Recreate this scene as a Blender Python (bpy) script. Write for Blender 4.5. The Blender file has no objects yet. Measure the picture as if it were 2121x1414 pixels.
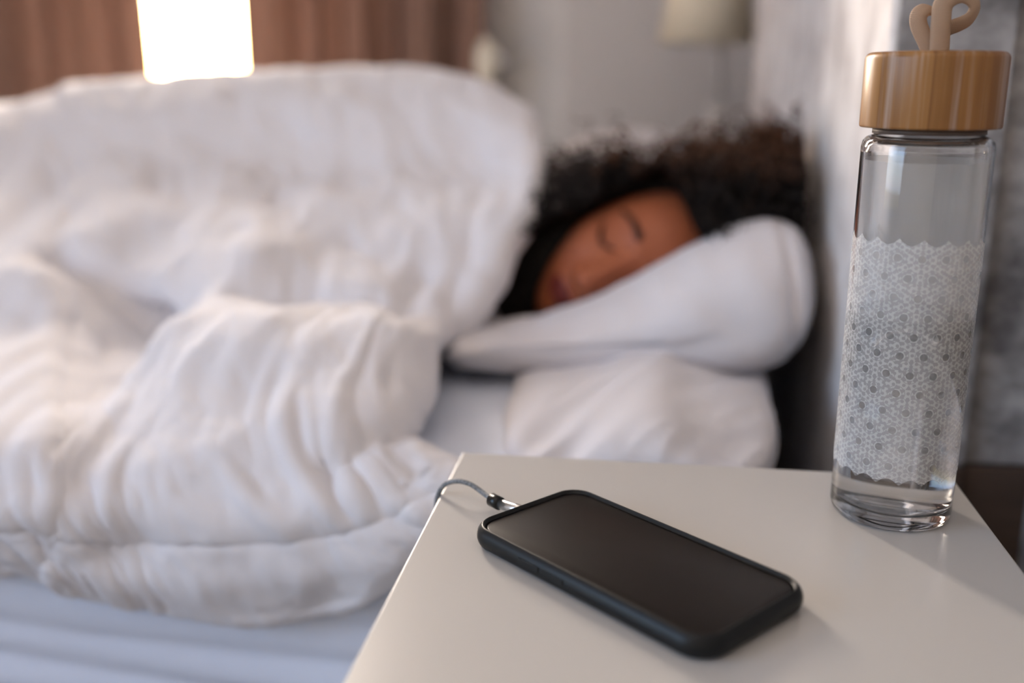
import bpy, bmesh, math, random
from mathutils import Vector, Matrix, noise
from mathutils.bvhtree import BVHTree
random.seed(7)
SC = bpy.context.scene
COL = SC.collection
PI = math.pi

# ------------------------------------------------------------------ camera
FPX, PITCH, YAW, ROLL = 2074.5, 0.2530, -0.1358, 0.0031
TOPZ = 0.55                       # table top height
CAMZ = TOPZ + 0.2223
fwd = Vector((math.sin(YAW)*math.cos(PITCH), math.cos(YAW)*math.cos(PITCH), -math.sin(PITCH)))
rt0 = Vector((math.cos(YAW), -math.sin(YAW), 0)); up0 = rt0.cross(fwd)
rgt = math.cos(ROLL)*rt0 + math.sin(ROLL)*up0
upv = -math.sin(ROLL)*rt0 + math.cos(ROLL)*up0
cam = bpy.data.cameras.new('camera'); camo = bpy.data.objects.new('camera', cam); COL.objects.link(camo)
M = Matrix((rgt, upv, -fwd)).transposed().to_4x4(); M.translation = Vector((0, 0, CAMZ))
camo.matrix_world = M
cam.sensor_width = 36; cam.lens = FPX/2121*36
cam.clip_start = 0.02
cam.dof.use_dof = True; cam.dof.focus_distance = 0.505; cam.dof.aperture_fstop = 2.6
SC.camera = camo

def at(u, v, Y):                  # point seen at photo pixel (u,v) standing in the plane y=Y
    d = fwd*FPX + rgt*(u-1060.5) - upv*(v-707)
    return Vector((0, 0, CAMZ)) + d*(Y/d.y)

# ------------------------------------------------------------------ world, lights, exposure
SC.view_settings.view_transform = 'Standard'; SC.view_settings.look = 'None'
SC.view_settings.gamma = 1; SC.view_settings.use_curve_mapping = False
SC.view_settings.exposure = -0.22
w = bpy.data.worlds.new('sky'); SC.world = w; w.use_nodes = True
nt = w.node_tree; bg = nt.nodes['Background']
sky = nt.nodes.new('ShaderNodeTexSky'); sky.sky_type = 'NISHITA'; sky.sun_elevation = math.radians(14)
sky.sun_rotation = math.radians(-25); sky.sun_disc = False
nt.links.new(sky.outputs[0], bg.inputs[0]); bg.inputs[1].default_value = 1.0

def area(name, loc, direction, sx, sy, watts, col):
    l = bpy.data.lights.new(name, 'AREA'); l.shape = 'RECTANGLE'; l.size = sx; l.size_y = sy
    l.energy = watts; l.color = col
    o = bpy.data.objects.new(name, l); COL.objects.link(o); o.location = loc
    o.rotation_euler = Vector(direction).to_track_quat('-Z', 'Y').to_euler()
    return o
# daylight of the far window (behind the drawn curtains) and of the tall window at the left, near the bed's foot
area('far_window_daylight', (-1.17, 2.86, 1.35), (0, -1, 0), 1.0, 1.7, 700, (1.0, .86, .74))
area('side_window_daylight', (-2.74, -0.75, 1.45), (1, .38, -.22), 1.7, 1.5, 46, (.42, .62, 1.0))
area('ceiling_fill_light', (-0.5, -0.3, 2.38), (0, .15, -1), 1.6, 1.2, 6, (1.0, .90, .83))  # added warm fill standing in for ceiling bounce, no fixture there

# ------------------------------------------------------------------ materials
def mat(name, col=(.8,.8,.8), rough=.5, spec=.5, metal=0, **k):
    m = bpy.data.materials.new(name); m.use_nodes = True
    p = m.node_tree.nodes['Principled BSDF']
    p.inputs['Base Color'].default_value = (*col, 1); p.inputs['Roughness'].default_value = rough
    p.inputs['Specular IOR Level'].default_value = spec; p.inputs['Metallic'].default_value = metal
    for a, v in k.items(): p.inputs[a.replace('_', ' ')].default_value = v
    return m
def nodes(m): return m.node_tree.nodes, m.node_tree.links, m.node_tree.nodes['Principled BSDF']
def mottle(m, stops, scale=(8,8,8), detail=6, rough=.6, coord='Object', nscale=1.0, bump=0, bscale=60):
    N, L, P = nodes(m)
    tc = N.new('ShaderNodeTexCoord'); mp = N.new('ShaderNodeMapping'); mp.inputs['Scale'].default_value = scale
    nz = N.new('ShaderNodeTexNoise'); nz.inputs['Scale'].default_value = nscale; nz.inputs['Detail'].default_value = detail
    nz.inputs['Roughness'].default_value = rough
    r = N.new('ShaderNodeValToRGB'); e = r.color_ramp.elements
    while len(e) < len(stops): e.new(.5)
    for x, (pos, c) in zip(e, stops): x.position = pos; x.color = (*c, 1)
    L.new(tc.outputs[coord], mp.inputs[0]); L.new(mp.outputs[0], nz.inputs[0]); L.new(nz.outputs[0], r.inputs[0])
    L.new(r.outputs[0], P.inputs['Base Color'])
    if bump:
        n2 = N.new('ShaderNodeTexNoise'); n2.inputs['Scale'].default_value = bscale; n2.inputs['Detail'].default_value = 4
        b = N.new('ShaderNodeBump'); b.inputs['Strength'].default_value = bump; b.inputs['Distance'].default_value = .002
        L.new(tc.outputs[coord], n2.inputs[0]); L.new(n2.outputs[0], b.inputs['Height']); L.new(b.outputs[0], P.inputs['Normal'])
    return m
white = mottle(mat('white_cotton', (.8,.78,.78), .9, .15, Sheen_Weight=.15), [(.3,(.70,.685,.71)),(.7,(.74,.725,.75))], (3,3,3), bump=.25, bscale=300)
pillow_white = mottle(mat('pillow_cotton', (.8,.78,.8), .9, .15), [(.3,(.66,.64,.665)),(.7,(.70,.68,.70))], (3,3,3), bump=.25, bscale=300)
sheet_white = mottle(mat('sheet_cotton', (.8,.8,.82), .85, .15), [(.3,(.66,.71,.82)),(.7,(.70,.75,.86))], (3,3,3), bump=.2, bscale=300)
table_white = mottle(mat('white_laminate', rough=.28, spec=.4), [(.3,(.475,.462,.442)),(.7,(.50,.485,.462))], (2,2,2))
paint = mottle(mat('grey_paint', rough=.8, spec=.2), [(.3,(.66,.66,.66)),(.7,(.69,.69,.685))], (2,2,2), bump=.1, bscale=80)
paint2 = mottle(mat('warm_grey_paint', rough=.8, spec=.2), [(.3,(.59,.575,.57)),(.7,(.62,.60,.60))], (2,2,2), bump=.1, bscale=80)
cream = mat('cream_paint', (.72,.68,.63), .9, .2)
fabric_grey = mottle(mat('crushed_grey_fabric', rough=.9, spec=.1), [(.32,(.50,.46,.44)),(.5,(.72,.675,.645)),(.68,(.88,.84,.81))], (16,22,14), 7, .62, bump=.5, bscale=120)
wallpaper = mottle(mat('concrete_wallpaper', rough=.8, spec=.2), [(.36,(.13,.12,.118)),(.5,(.28,.262,.255)),(.64,(.47,.445,.43))], (14,18,18), 7, .65, bump=.3, bscale=90)
wood_dark = mottle(mat('dark_brown_wood', rough=.5), [(.3,(.045,.028,.02)),(.7,(.10,.062,.042))], (4,1,30), 5)
floor_m = mottle(mat('brown_floor_wood', rough=.45), [(.3,(.07,.042,.028)),(.7,(.13,.08,.052))], (2,24,2), 5)
black_rub = mat('black_silicone', (.006,.0068,.0072), .42, .28)
screen_m = mat('dark_screen_glass', (.011,.0080,.0068), .36, .14)
bezel_m = mat('black_bezel', (.004,.004,.004), .3, .4)
chrome = mat('brushed_steel', (.75,.77,.8), .25, .5, 1)
grey_cord = mottle(mat('grey_braided_cable', rough=.7), [(.4,(.13,.14,.15)),(.6,(.24,.25,.26))], (700,700,700), 2)
pane_m = bpy.data.materials.new('window_glass'); pane_m.use_nodes = True
N, L, P = pane_m.node_tree.nodes, pane_m.node_tree.links, None
N.remove(N['Principled BSDF']); tb_ = N.new('ShaderNodeBsdfTransparent'); gb_ = N.new('ShaderNodeBsdfGlossy'); gb_.inputs['Roughness'].default_value=.02
fz_ = N.new('ShaderNodeFresnel'); mz_ = N.new('ShaderNodeMixShader'); L.new(fz_.outputs[0], mz_.inputs[0]); L.new(tb_.outputs[0], mz_.inputs[1]); L.new(gb_.outputs[0], mz_.inputs[2])
L.new(mz_.outputs[0], N['Material Output'].inputs[0])
glass = mat('clear_glass', (1,1,1), 0, .5, Transmission_Weight=1, IOR=1.45)
water_m = mat('water', (1,1,1), 0, .5, Transmission_Weight=1, IOR=1.33)
skin = mottle(mat('brown_skin', (.35,.13,.07), .5, .4), [(.3,(.33,.092,.038)),(.7,(.38,.112,.048))], (12,12,12))
hair_m = mat('dark_hair', (.010,.0042,.0020), .5, .25)
brow_m = mat('brow_hair', (.03,.012,.008), .7, .2)
shirt_m = mat('brown_jersey', (.06,.03,.02), .9, .1)
shade_m = mat('cream_lampshade', (.84,.76,.60), .9, .2)
ceram = mat('white_ceramic', (.62,.60,.585), .35, .5)
knob_m = mat('ivory_knob', (.66,.62,.52), .4, .5)

# bamboo: vertical strips round the lid
bam = mat('bamboo', (.5,.3,.12), .34, .35)
N, L, P = nodes(bam)
tc = N.new('ShaderNodeTexCoord'); mp = N.new('ShaderNodeMapping'); mp.inputs['Scale'].default_value = (260,90,5)
nz = N.new('ShaderNodeTexNoise'); nz.inputs['Scale'].default_value = 1; nz.inputs['Detail'].default_value = 4; nz.inputs['Roughness'].default_value=.6
vo = N.new('ShaderNodeTexVoronoi'); vo.inputs['Scale'].default_value = 1
mp2 = N.new('ShaderNodeMapping'); mp2.inputs['Scale'].default_value = (150,40,.01)
mx = N.new('ShaderNodeMix'); mx.data_type = 'RGBA'; mx.inputs[0].default_value = .5
r = N.new('ShaderNodeValToRGB'); e = r.color_ramp.elements
for x, (q, c) in zip([e[0], e[1], e.new(.5)], [(.28,(.13,.048,.010)),(.72,(.42,.21,.070)),(.5,(.26,.112,.028))]): x.position=q; x.color=(*c,1)
r2 = N.new('ShaderNodeValToRGB'); e = r2.color_ramp.elements
e[0].color = (.15,.058,.014,1); e[1].color = (.36,.18,.058,1)
L.new(tc.outputs['Object'], mp.inputs[0]); L.new(mp.outputs[0], nz.inputs[0]); L.new(nz.outputs[0], r.inputs[0])
L.new(tc.outputs['Object'], mp2.inputs[0]); L.new(mp2.outputs[0], vo.inputs[0])
sp = N.new('ShaderNodeSeparateColor'); L.new(vo.outputs['Color'], sp.inputs[0]); L.new(sp.outputs[0], r2.inputs[0])
L.new(r.outputs[0], mx.inputs[6]); L.new(r2.outputs[0], mx.inputs[7]); L.new(mx.outputs[2], P.inputs['Base Color'])

# beige woven strap
strap_m = mat('beige_woven_cord', (.5,.36,.26), .75, .3)
N, L, P = nodes(strap_m)
tc = N.new('ShaderNodeTexCoord'); wv = N.new('ShaderNodeTexWave'); wv.inputs['Scale'].default_value = 60; wv.bands_direction='X'; wv.wave_type='BANDS'
wv.inputs['Distortion'].default_value = 1.5
mp = N.new('ShaderNodeMapping')
L.new(tc.outputs['UV'], mp.inputs[0]); L.new(mp.outputs[0], wv.inputs[0])
r = N.new('ShaderNodeValToRGB'); e = r.color_ramp.elements; e[0].color=(.34,.22,.14,1); e[1].color=(.52,.37,.26,1)
b = N.new('ShaderNodeBump'); b.inputs['Strength'].default_value=.5; b.inputs['Distance'].default_value=.0005
L.new(wv.outputs[0], r.inputs[0]); L.new(r.outputs[0], P.inputs['Base Color']); L.new(wv.outputs[0], b.inputs['Height']); L.new(b.outputs[0], P.inputs['Normal'])

# translucent curtain cloth
curt = bpy.data.materials.new('brown_curtain_cloth'); curt.use_nodes = True
N, L, P = nodes(curt); P.inputs['Base Color'].default_value=(.20,.118,.088,1); P.inputs['Roughness'].default_value=.9
tr = N.new('ShaderNodeBsdfTranslucent'); tr.inputs[0].default_value=(.46,.29,.21,1)
ms = N.new('ShaderNodeMixShader'); ms.inputs[0].default_value=.09
L.new(P.outputs[0], ms.inputs[1]); L.new(tr.outputs[0], ms.inputs[2]); L.new(ms.outputs[0], N['Material Output'].inputs[0])

# lacy white print on the bottle: UV in millimetres
prn = bpy.data.materials.new('white_lace_print'); prn.use_nodes = True
N, L, P = nodes(prn); P.inputs['Base Color'].default_value=(.80,.79,.78,1); P.inputs['Roughness'].default_value=.7
def math_(op, a, b=None, c=None):
    n = N.new('ShaderNodeMath'); n.operation = op
    for i, v in enumerate((a, b, c)):
        if v is None: continue
        if isinstance(v, (int, float)): n.inputs[i].default_value = v
        else: L.new(v, n.inputs[i])
    return n.outputs[0]
tc = N.new('ShaderNodeTexCoord'); sx = N.new('ShaderNodeSeparateXYZ'); L.new(tc.outputs['UV'], sx.inputs[0])
U, V = sx.outputs[0], sx.outputs[1]
def hexw(per, du=0, dv=0, rot=0):
    out = None
    for k in range(3):
        a = rot + k*PI/3
        ph = math_('ADD', math_('MULTIPLY', math_('ADD', U, du), math.cos(a)*2*PI/per), math_('MULTIPLY', math_('ADD', V, dv), math.sin(a)*2*PI/per))
        c = math_('COSINE', ph)
        out = c if out is None else math_('ADD', out, c)
    return out      # -1.5 .. 3
big = hexw(9.6, rot=PI/6)                       # lattice of clear dots
dots = math_('GREATER_THAN', big, 2.0)
rings = math_('MULTIPLY', math_('GREATER_THAN', big, -.55), math_('LESS_THAN', big, -.2))
fine = math_('GREATER_THAN', hexw(2.4), .35)
fine2 = math_('LESS_THAN', hexw(4.8, rot=PI/6), -1.0)
holes = math_('MAXIMUM', math_('MULTIPLY', math_('MAXIMUM', fine, fine2), .36), math_('MAXIMUM', math_('MULTIPLY', dots, .60), math_('MULTIPLY', rings, .3)))
alpha = math_('SUBTRACT', 1, holes)
# scalloped upper and lower hems
sc_ = math_('ABSOLUTE', math_('SINE', math_('MULTIPLY', U, PI/11.1)))
lowcut = math_('GREATER_THAN', V, math_('MULTIPLY', sc_, 3.2))
topcut = math_('LESS_THAN', V, math_('SUBTRACT', 124.5, math_('MULTIPLY', sc_, 3.2)))
alpha = math_('MULTIPLY', math_('MULTIPLY', alpha, math_('MULTIPLY', lowcut, topcut)), .52)
tb = N.new('ShaderNodeBsdfTransparent'); ms = N.new('ShaderNodeMixShader')
L.new(alpha, ms.inputs[0]); L.new(tb.outputs[0], ms.inputs[1]); L.new(P.outputs[0], ms.inputs[2]); L.new(ms.outputs[0], N['Material Output'].inputs[0])

# ------------------------------------------------------------------ mesh helpers
def obj(name, verts, faces, m, parent=None, smooth=True, loc=None):
    me = bpy.data.meshes.new(name); me.from_pydata([tuple(v) for v in verts], [], faces); me.update()
    if smooth:
        me.polygons.foreach_set('use_smooth', [True]*len(me.polygons))
    me.materials.append(m)
    o = bpy.data.objects.new(name, me); COL.objects.link(o)
    if parent: o.parent = parent
    if loc: o.location = loc
    return o
def from_bm(name, bm, m, parent=None, smooth=False, loc=None):
    me = bpy.data.meshes.new(name); bm.normal_update(); bm.to_mesh(me); bm.free()
    me.polygons.foreach_set('use_smooth', [smooth]*len(me.polygons))
    me.materials.append(m); o = bpy.data.objects.new(name, me); COL.objects.link(o)
    if parent: o.parent = parent
    if loc: o.location = loc
    return o
def box_bm(lo, hi, bev=0, seg=2):
    bm = bmesh.new()
    lo, hi = Vector(lo), Vector(hi); c = (lo+hi)/2; s = hi-lo
    bmesh.ops.create_cube(bm, size=1, matrix=Matrix.Translation(c) @ Matrix.Diagonal((*s, 1)))
    if bev: bmesh.ops.bevel(bm, geom=bm.edges[:], offset=bev, segments=seg, profile=.5, affect='EDGES')
    return bm
def box(name, lo, hi, m, parent=None, bev=0, seg=2):
    return from_bm(name, box_bm(lo, hi, bev, seg), m, parent)
def lathe(name, prof, m, parent=None, seg=96, loc=None, closed=False):
    V, F = [], []
    n = len(prof)
    for (r_, z) in prof:
        for k in range(seg):
            a = 2*PI*k/seg; V.append((r_*math.cos(a), r_*math.sin(a), z))
    for i in range(n-1 if not closed else n):
        j = (i+1) % n
        for k in range(seg):
            k2 = (k+1) % seg
            F.append((i*seg+k, i*seg+k2, j*seg+k2, j*seg+k))
    o = obj(name, V, F, m, parent, True, loc)
    bm = bmesh.new(); bm.from_mesh(o.data)
    bmesh.ops.remove_doubles(bm, verts=bm.verts, dist=1e-6)
    bmesh.ops.dissolve_degenerate(bm, edges=bm.edges, dist=1e-7)
    bmesh.ops.recalc_face_normals(bm, faces=bm.faces); bm.to_mesh(o.data); bm.free()
    return o
def catmull(P, n):
    out = []
    for i in range(len(P)-1):
        p0 = P[max(i-1,0)]; p1=P[i]; p2=P[i+1]; p3=P[min(i+2,len(P)-1)]
        for k in range(n):
            t = k/n
            out.append(.5*((2*p1)+(p2-p0)*t+(2*p0-5*p1+4*p2-p3)*t*t+(3*p1-p0-3*p2+p3)*t**3))
    out.append(P[-1]); return out
def tube(name, pts, rx, m, parent=None, ry=None, seg=12, updir=Vector((0,0,1)), uv=False, rfun=None):
    ry = ry or rx; V, F = [], []; side = None
    for i, p in enumerate(pts):
        t = (pts[min(i+1,len(pts)-1)]-pts[max(i-1,0)]).normalized()
        if side is None:
            side = t.cross(updir)
            if side.length < 1e-3: side = t.cross(Vector((1,0,0)))
        side = (side - t*side.dot(t)).normalized(); nn = side.cross(t)
        f = rfun(i/(len(pts)-1)) if rfun else 1
        for k in range(seg):
            a = 2*PI*k/seg; V.append(p + side*math.cos(a)*rx*f + nn*math.sin(a)*ry*f)
    for i in range(len(pts)-1):
        for k in range(seg):
            k2=(k+1)%seg; F.append((i*seg+k, i*seg+k2, (i+1)*seg+k2, (i+1)*seg+k))
    F.append(tuple(range(seg))[::-1]); F.append(tuple((len(pts)-1)*seg+k for k in range(seg)))
    o = obj(name, V, F, m, parent)
    if uv:
        lay = o.data.uv_layers.new(name='UVMap')
        d = [0]
        for i in range(1,len(pts)): d.append(d[-1]+(pts[i]-pts[i-1]).length)
        for poly in o.data.polygons:
            for li in poly.loop_indices:
                vi = o.data.loops[li].vertex_index; lay.data[li].uv = (d[vi//seg]*10, (vi%seg)/seg)
    return o
def thing(name, label, cat, loc=(0,0,0), group=None):
    o = bpy.data.objects.new(name, None); COL.objects.link(o); o.location = loc; o.empty_display_size=.05
    o['label']=label; o['category']=cat
    if group: o['group']=group
    return o
def tag(o, label, cat, group=None):
    o['label']=label; o['category']=cat
    if group: o['group']=group
    return o
def struct(o): o['kind']='structure'; return o
def reloc(root):   # children were built in world coordinates: keep them there
    for c in root.children: c.matrix_parent_inverse = Matrix.Translation(-root.location)
def fbm(p, o=4): return noise.fractal(p, 1.0, 2.0, o)

# ------------------------------------------------------------------ setting
FARY = 2.55; WX = .30
struct(box('floor', (-2.7,-1.9,-.05), (WX+.1, FARY+.4, 0), floor_m))
struct(box('ceiling', (-2.7,-1.9,2.5), (WX+.1, FARY+.4, 2.55), cream))
struct(box('wall_right', (WX,-1.9,0), (WX+.1, FARY+.15, 2.5), wallpaper))
struct(box('wall_back', (-2.7,-1.9,0), (WX,-1.8,2.5), cream))
# left wall with a big window opening near the camera
bm = bmesh.new()
def addbox(bm, lo, hi, bev=0):
    lo, hi = Vector(lo), Vector(hi); c=(lo+hi)/2; s=hi-lo
    bmesh.ops.create_cube(bm, size=1, matrix=Matrix.Translation(c) @ Matrix.Diagonal((*s,1)))
addbox(bm, (-2.7,-1.8,0),(-2.6,FARY+.15,.5)); addbox(bm, (-2.7,-1.8,2.3),(-2.6,FARY+.15,2.5))
addbox(bm, (-2.7,-1.8,.5),(-2.6,-1.65,2.3)); addbox(bm, (-2.7,.15,.5),(-2.6,FARY+.15,2.3))
struct(from_bm('wall_left', bm, cream))
# far wall with the curtained window opening
wx0, wx1, wz0, wz1 = -1.68, -.66, .5, 2.2
bm = bmesh.new()
stepx = at(1172,200,FARY).x
addbox(bm, (-2.6,FARY,0),(wx0,FARY+.15,2.5)); addbox(bm, (wx1,FARY,0),(stepx,FARY+.15,2.5))
addbox(bm, (wx0,FARY,0),(wx1,FARY+.15,wz0)); addbox(bm, (wx0,FARY,wz1),(wx1,FARY+.15,2.5))
struct(from_bm('wall_far', bm, paint))
struct(box('trim_1', (stepx,FARY-.025,0), (WX,FARY+.15,2.5), paint2, bev=.004))
win = bpy.data.objects.new('window_1', None); COL.objects.link(win); win.location=((wx0+wx1)/2,FARY+.08,wz0); struct(win)
bm = bmesh.new()
for lo, hi in [((wx0,FARY+.06,wz0),(wx0+.05,FARY+.12,wz1)), ((wx1-.05,FARY+.06,wz0),(wx1,FARY+.12,wz1)),
               ((wx0,FARY+.06,wz0),(wx1,FARY+.12,wz0+.05)), ((wx0,FARY+.06,wz1-.05),(wx1,FARY+.12,wz1))]: addbox(bm, lo, hi)
fr = from_bm('window_frame', bm, ceram, win)
pane = box('pane', (wx0+.05,FARY+.088,wz0+.05), (wx1-.05,FARY+.092,wz1-.05), pane_m, win)
reloc(win)
win2 = bpy.data.objects.new('window_2', None); COL.objects.link(win2); win2.location=(-2.65,-.75,.5); struct(win2)
bm = bmesh.new()
for lo, hi in [((-2.68,-1.65,.5),(-2.63,-1.60,2.3)), ((-2.68,.10,.5),(-2.63,.15,2.3)), ((-2.68,-1.65,.5),(-2.63,.15,.55)), ((-2.68,-1.65,2.25),(-2.63,.15,2.3))]: addbox(bm, lo, hi)
from_bm('window_frame', bm, ceram, win2)
box('pane', (-2.657,-1.60,.55), (-2.653,.10,2.25), pane_m, win2); reloc(win2)
struct(box('baseboard_right', (WX-.015,-1.8,0), (WX, .66, .10), wood_dark, bev=.004))
struct(box('baseboard_far', (-2.6,FARY-.037,0), (WX, FARY-.025, .09), ceram, bev=.003))

# ------------------------------------------------------------------ curtains
def curtain(name, x0, x1, z0, z1, y, seed, label, flare=0):
    rnd = random.Random(seed); nx = 260; V=[]; F=[]
    ph = rnd.random()*6
    zs = [z0+(z1-z0)*j/12 for j in range(13)]
    for j, z in enumerate(zs):
        t = (z-z0)/(z1-z0)
        for i in range(nx):
            s = i/(nx-1); x = x0+(x1-x0)*s
            x += flare*(1-t)*s
            a = s*(x1-x0)*46 + ph + 1.3*noise.noise(Vector((s*5,t*.7,seed)))*2
            amp = .040*(.7+.5*noise.noise(Vector((s*4,1.3,seed))))
            V.append((x + .010*math.sin(2*a), y + amp*math.sin(a) + .008*math.sin(2.7*a+1), z))
    for j in range(12):
        for i in range(nx-1): F.append((j*nx+i, j*nx+i+1, (j+1)*nx+i+1, (j+1)*nx+i))
    o = obj(name, V, F, curt)
    md = o.modifiers.new('thickness','SOLIDIFY'); md.thickness=.0015
    return tag(o, label, 'curtain', 'drawn brown curtains')
cy = FARY-.09
gl = at(294,100,cy).x; gr_ = at(490,100,cy).x; ce = at(1003,100,cy).x
curtain('curtain', -2.2, gl, .05, 2.35, cy, 3, 'brown pleated curtain panel left of the bright daylight gap', flare=.02)
curtain('curtain', gr_, ce, .05, 2.35, cy, 8, 'brown pleated curtain panel right of the bright gap, reaching the grey wall')
rod = thing('curtain_rod', 'slim steel curtain rod above both brown curtains', 'curtain rod', (-1.3,cy,2.37))
tube('rod', [Vector((-2.3,cy,2.37)), Vector((ce+.08,cy,2.37))], .012, chrome, rod)
for bx in (-2.25, ce+.05):
    tube('bracket', [Vector((bx,cy,2.37)), Vector((bx,FARY,2.37))], .007, chrome, rod)
reloc(rod)
# hold-back knob at the curtain edge
kp = at(1004,128,FARY-.13)
kb = thing('curtain_holdback', 'oval ivory hold-back knob at the right edge of the brown curtain', 'knob', (kp.x+.005,FARY,kp.z))
tube('stem', [Vector((kp.x+.005,FARY,kp.z)), Vector((kp.x+.005,FARY-.12,kp.z))], .006, chrome, kb)
bm = bmesh.new(); bmesh.ops.create_uvsphere(bm, u_segments=32, v_segments=16, radius=1, matrix=Matrix.Translation((kp.x+.005,FARY-.13,kp.z)) @ Matrix.Diagonal((.028,.014,.055,1)))
from_bm('knob', bm, knob_m, kb, True)
bm = bmesh.new(); bmesh.ops.create_uvsphere(bm, u_segments=24, v_segments=12, radius=1, matrix=Matrix.Translation((kp.x+.005,FARY-.004,kp.z)) @ Matrix.Diagonal((.03,.008,.03,1)))
from_bm('rosette', bm, chrome, kb, True); reloc(kb)

# ------------------------------------------------------------------ far bedside table and lamp
LY = 2.12
lampx = at(1490,200,LY).x - .004
fn = thing('bedside_table', 'white bedside table under the small cream lamp, beyond the bed', 'table', (.02,LY,0))
box('tabletop', (-.17,LY-.18,.48),(.21,LY+.18,.50), ceram, fn, .004)
box('cabinet', (-.15,LY-.16,.14),(.19,LY+.17,.48), ceram, fn, .003)
d = box('drawer', (-.14,LY-.175,.30),(.18,LY-.16,.46), ceram, fn, .003)
for x, y in ((-.13,LY-.14),(.17,LY-.14),(-.13,LY+.14),(.17,LY+.14)): box('leg', (x-.015,y-.015,0),(x+.015,y+.015,.14), ceram, fn)
reloc(fn)
lamp = thing('table_lamp', 'small lamp with cream cone shade and slim pale stem by the grey wall', 'lamp', (lampx,LY,.50))
zb = at(1490,300,LY).z
lathe('lamp_base', [(0,.5),(.055,.5),(.058,.508),(.05,.516),(.02,.525),(.018,.56),(.022,.60),(.024,.66),(.018,at(1490,215,LY).z),(0,at(1490,215,LY).z)], ceram, lamp, 48, (lampx,LY,0))
zs0 = at(1460,88,LY).z
tube('stem', [Vector((lampx,LY,.70)), Vector((lampx,LY,zs0+.13))], .0105, ceram, lamp)
sl = at(1362,88,LY).x; srx = at(1568,88,LY).x; R0=(srx-sl)/2; sxc=(srx+sl)/2
lathe('lamp_shade', [(R0,zs0),(R0*.58,zs0+.22),(R0*.58-.002,zs0+.22),(R0-.003,zs0)], shade_m, lamp, 64, (sxc,LY,0), closed=True)
reloc(lamp)

# ------------------------------------------------------------------ bed
MX1, MX0, MY0, MY1, MZ = .088, -1.90, .622, 1.86, .50
HBX = .165
hby = HBX/( (at(1843,100,1).x) )       # depth of the headboard's near end
bed = thing('bed', 'low bed with tall mottled pale grey upholstered headboard against the wall', 'bed', (-.9,1.25,0))
# upholstered headboard panel with softly rounded edges
hb = box_bm((HBX,hby,.10), (.2490,1.80,1.45), .010, 4)
ho = from_bm('headboard', hb, fabric_grey, bed, True)
ho.modifiers.new('wn','WEIGHTED_NORMAL')
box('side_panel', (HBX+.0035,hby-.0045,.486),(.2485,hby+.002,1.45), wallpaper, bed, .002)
box('plinth', (HBX+.0035,hby-.0045,.0),(.2485,hby+.002,.484), wood_dark, bed, .002)
struct(box('trim_2', (.2495,hby+.004,.486),(WX,hby+.04,2.5), wallpaper, bev=.001))
struct(box('trim_3', (.2495,hby+.002,0),(WX,hby+.04,.484), wood_dark, bev=.001))
box('bed_frame', (MX0-.02,MY0+.01,.14), (MX1+.02,MY1-.01,.26), wood_dark, bed, .008)
mo = from_bm('mattress', box_bm((MX0,MY0,.26),(MX1,MY1,MZ-.003),.035,5), sheet_white, bed, True)
for x in (MX0+.05, MX1-.05):
    for y in (MY0+.07, MY1-.07): box('leg', (x-.03,y-.03,0),(x+.03,y+.03,.14), wood_dark, bed, .004)
reloc(bed)

# fitted sheet: rounded shell over the mattress with long soft folds on its side
V=[];F=[]
prof=[]   # across: from near bottom, up the near side, over the top, down the far side
def arc(cyx, czx, r_, a0, a1, n): return [(cyx+r_*math.cos(a0+(a1-a0)*k/n), czx+r_*math.sin(a0+(a1-a0)*k/n)) for k in range(n+1)]
r_=.04
prof += [(MY0-.004,.25+.005*k) for k in range(0,42)]
prof += arc(MY0+r_-.004, MZ-r_+.001, r_, PI, PI/2, 8)
prof += [(MY0+r_+ (MY1-MY0-2*r_)*k/60, MZ+.001) for k in range(1,60)]
prof += arc(MY1-r_+.004, MZ-r_+.001, r_, PI/2, 0, 6)
prof += [(MY1+.004, MZ-.04-.02*k) for k in range(1,11)]
nx=220
for (py,pz) in prof:
    for i in range(nx):
        x = MX0-.004 + (MX1-MX0+.008)*i/(nx-1)
        y, z = py, pz
        if py < MY0+.02 :   # side folds
            wv_ = .006*math.sin((pz*95)+x*5+2.2*noise.noise(Vector((x*1.5,pz*3,2)))) + .004*noise.noise(Vector((x*3,pz*40,5)))
            y -= abs(wv_)*min(1,max(0,(MZ-.02-pz)/.04)) 
        elif py < MY1-.02:
            z += .003*(1+noise.noise(Vector((x*7,py*5,1)))) + .003*abs(noise.noise(Vector((x*20,py*7,4))))
        V.append((x,y,z))
for j in range(len(prof)-1):
    for i in range(nx-1): F.append((j*nx+i, j*nx+i+1, (j+1)*nx+i+1, (j+1)*nx+i))
# foot and head ends
fs = obj('fitted_sheet', V, F, sheet_white)
tag(fs, 'white fitted sheet over the mattress, its folded side bluish at lower left', 'sheet')
fs.modifiers.new('s','SOLIDIFY').thickness=-.0012

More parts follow.
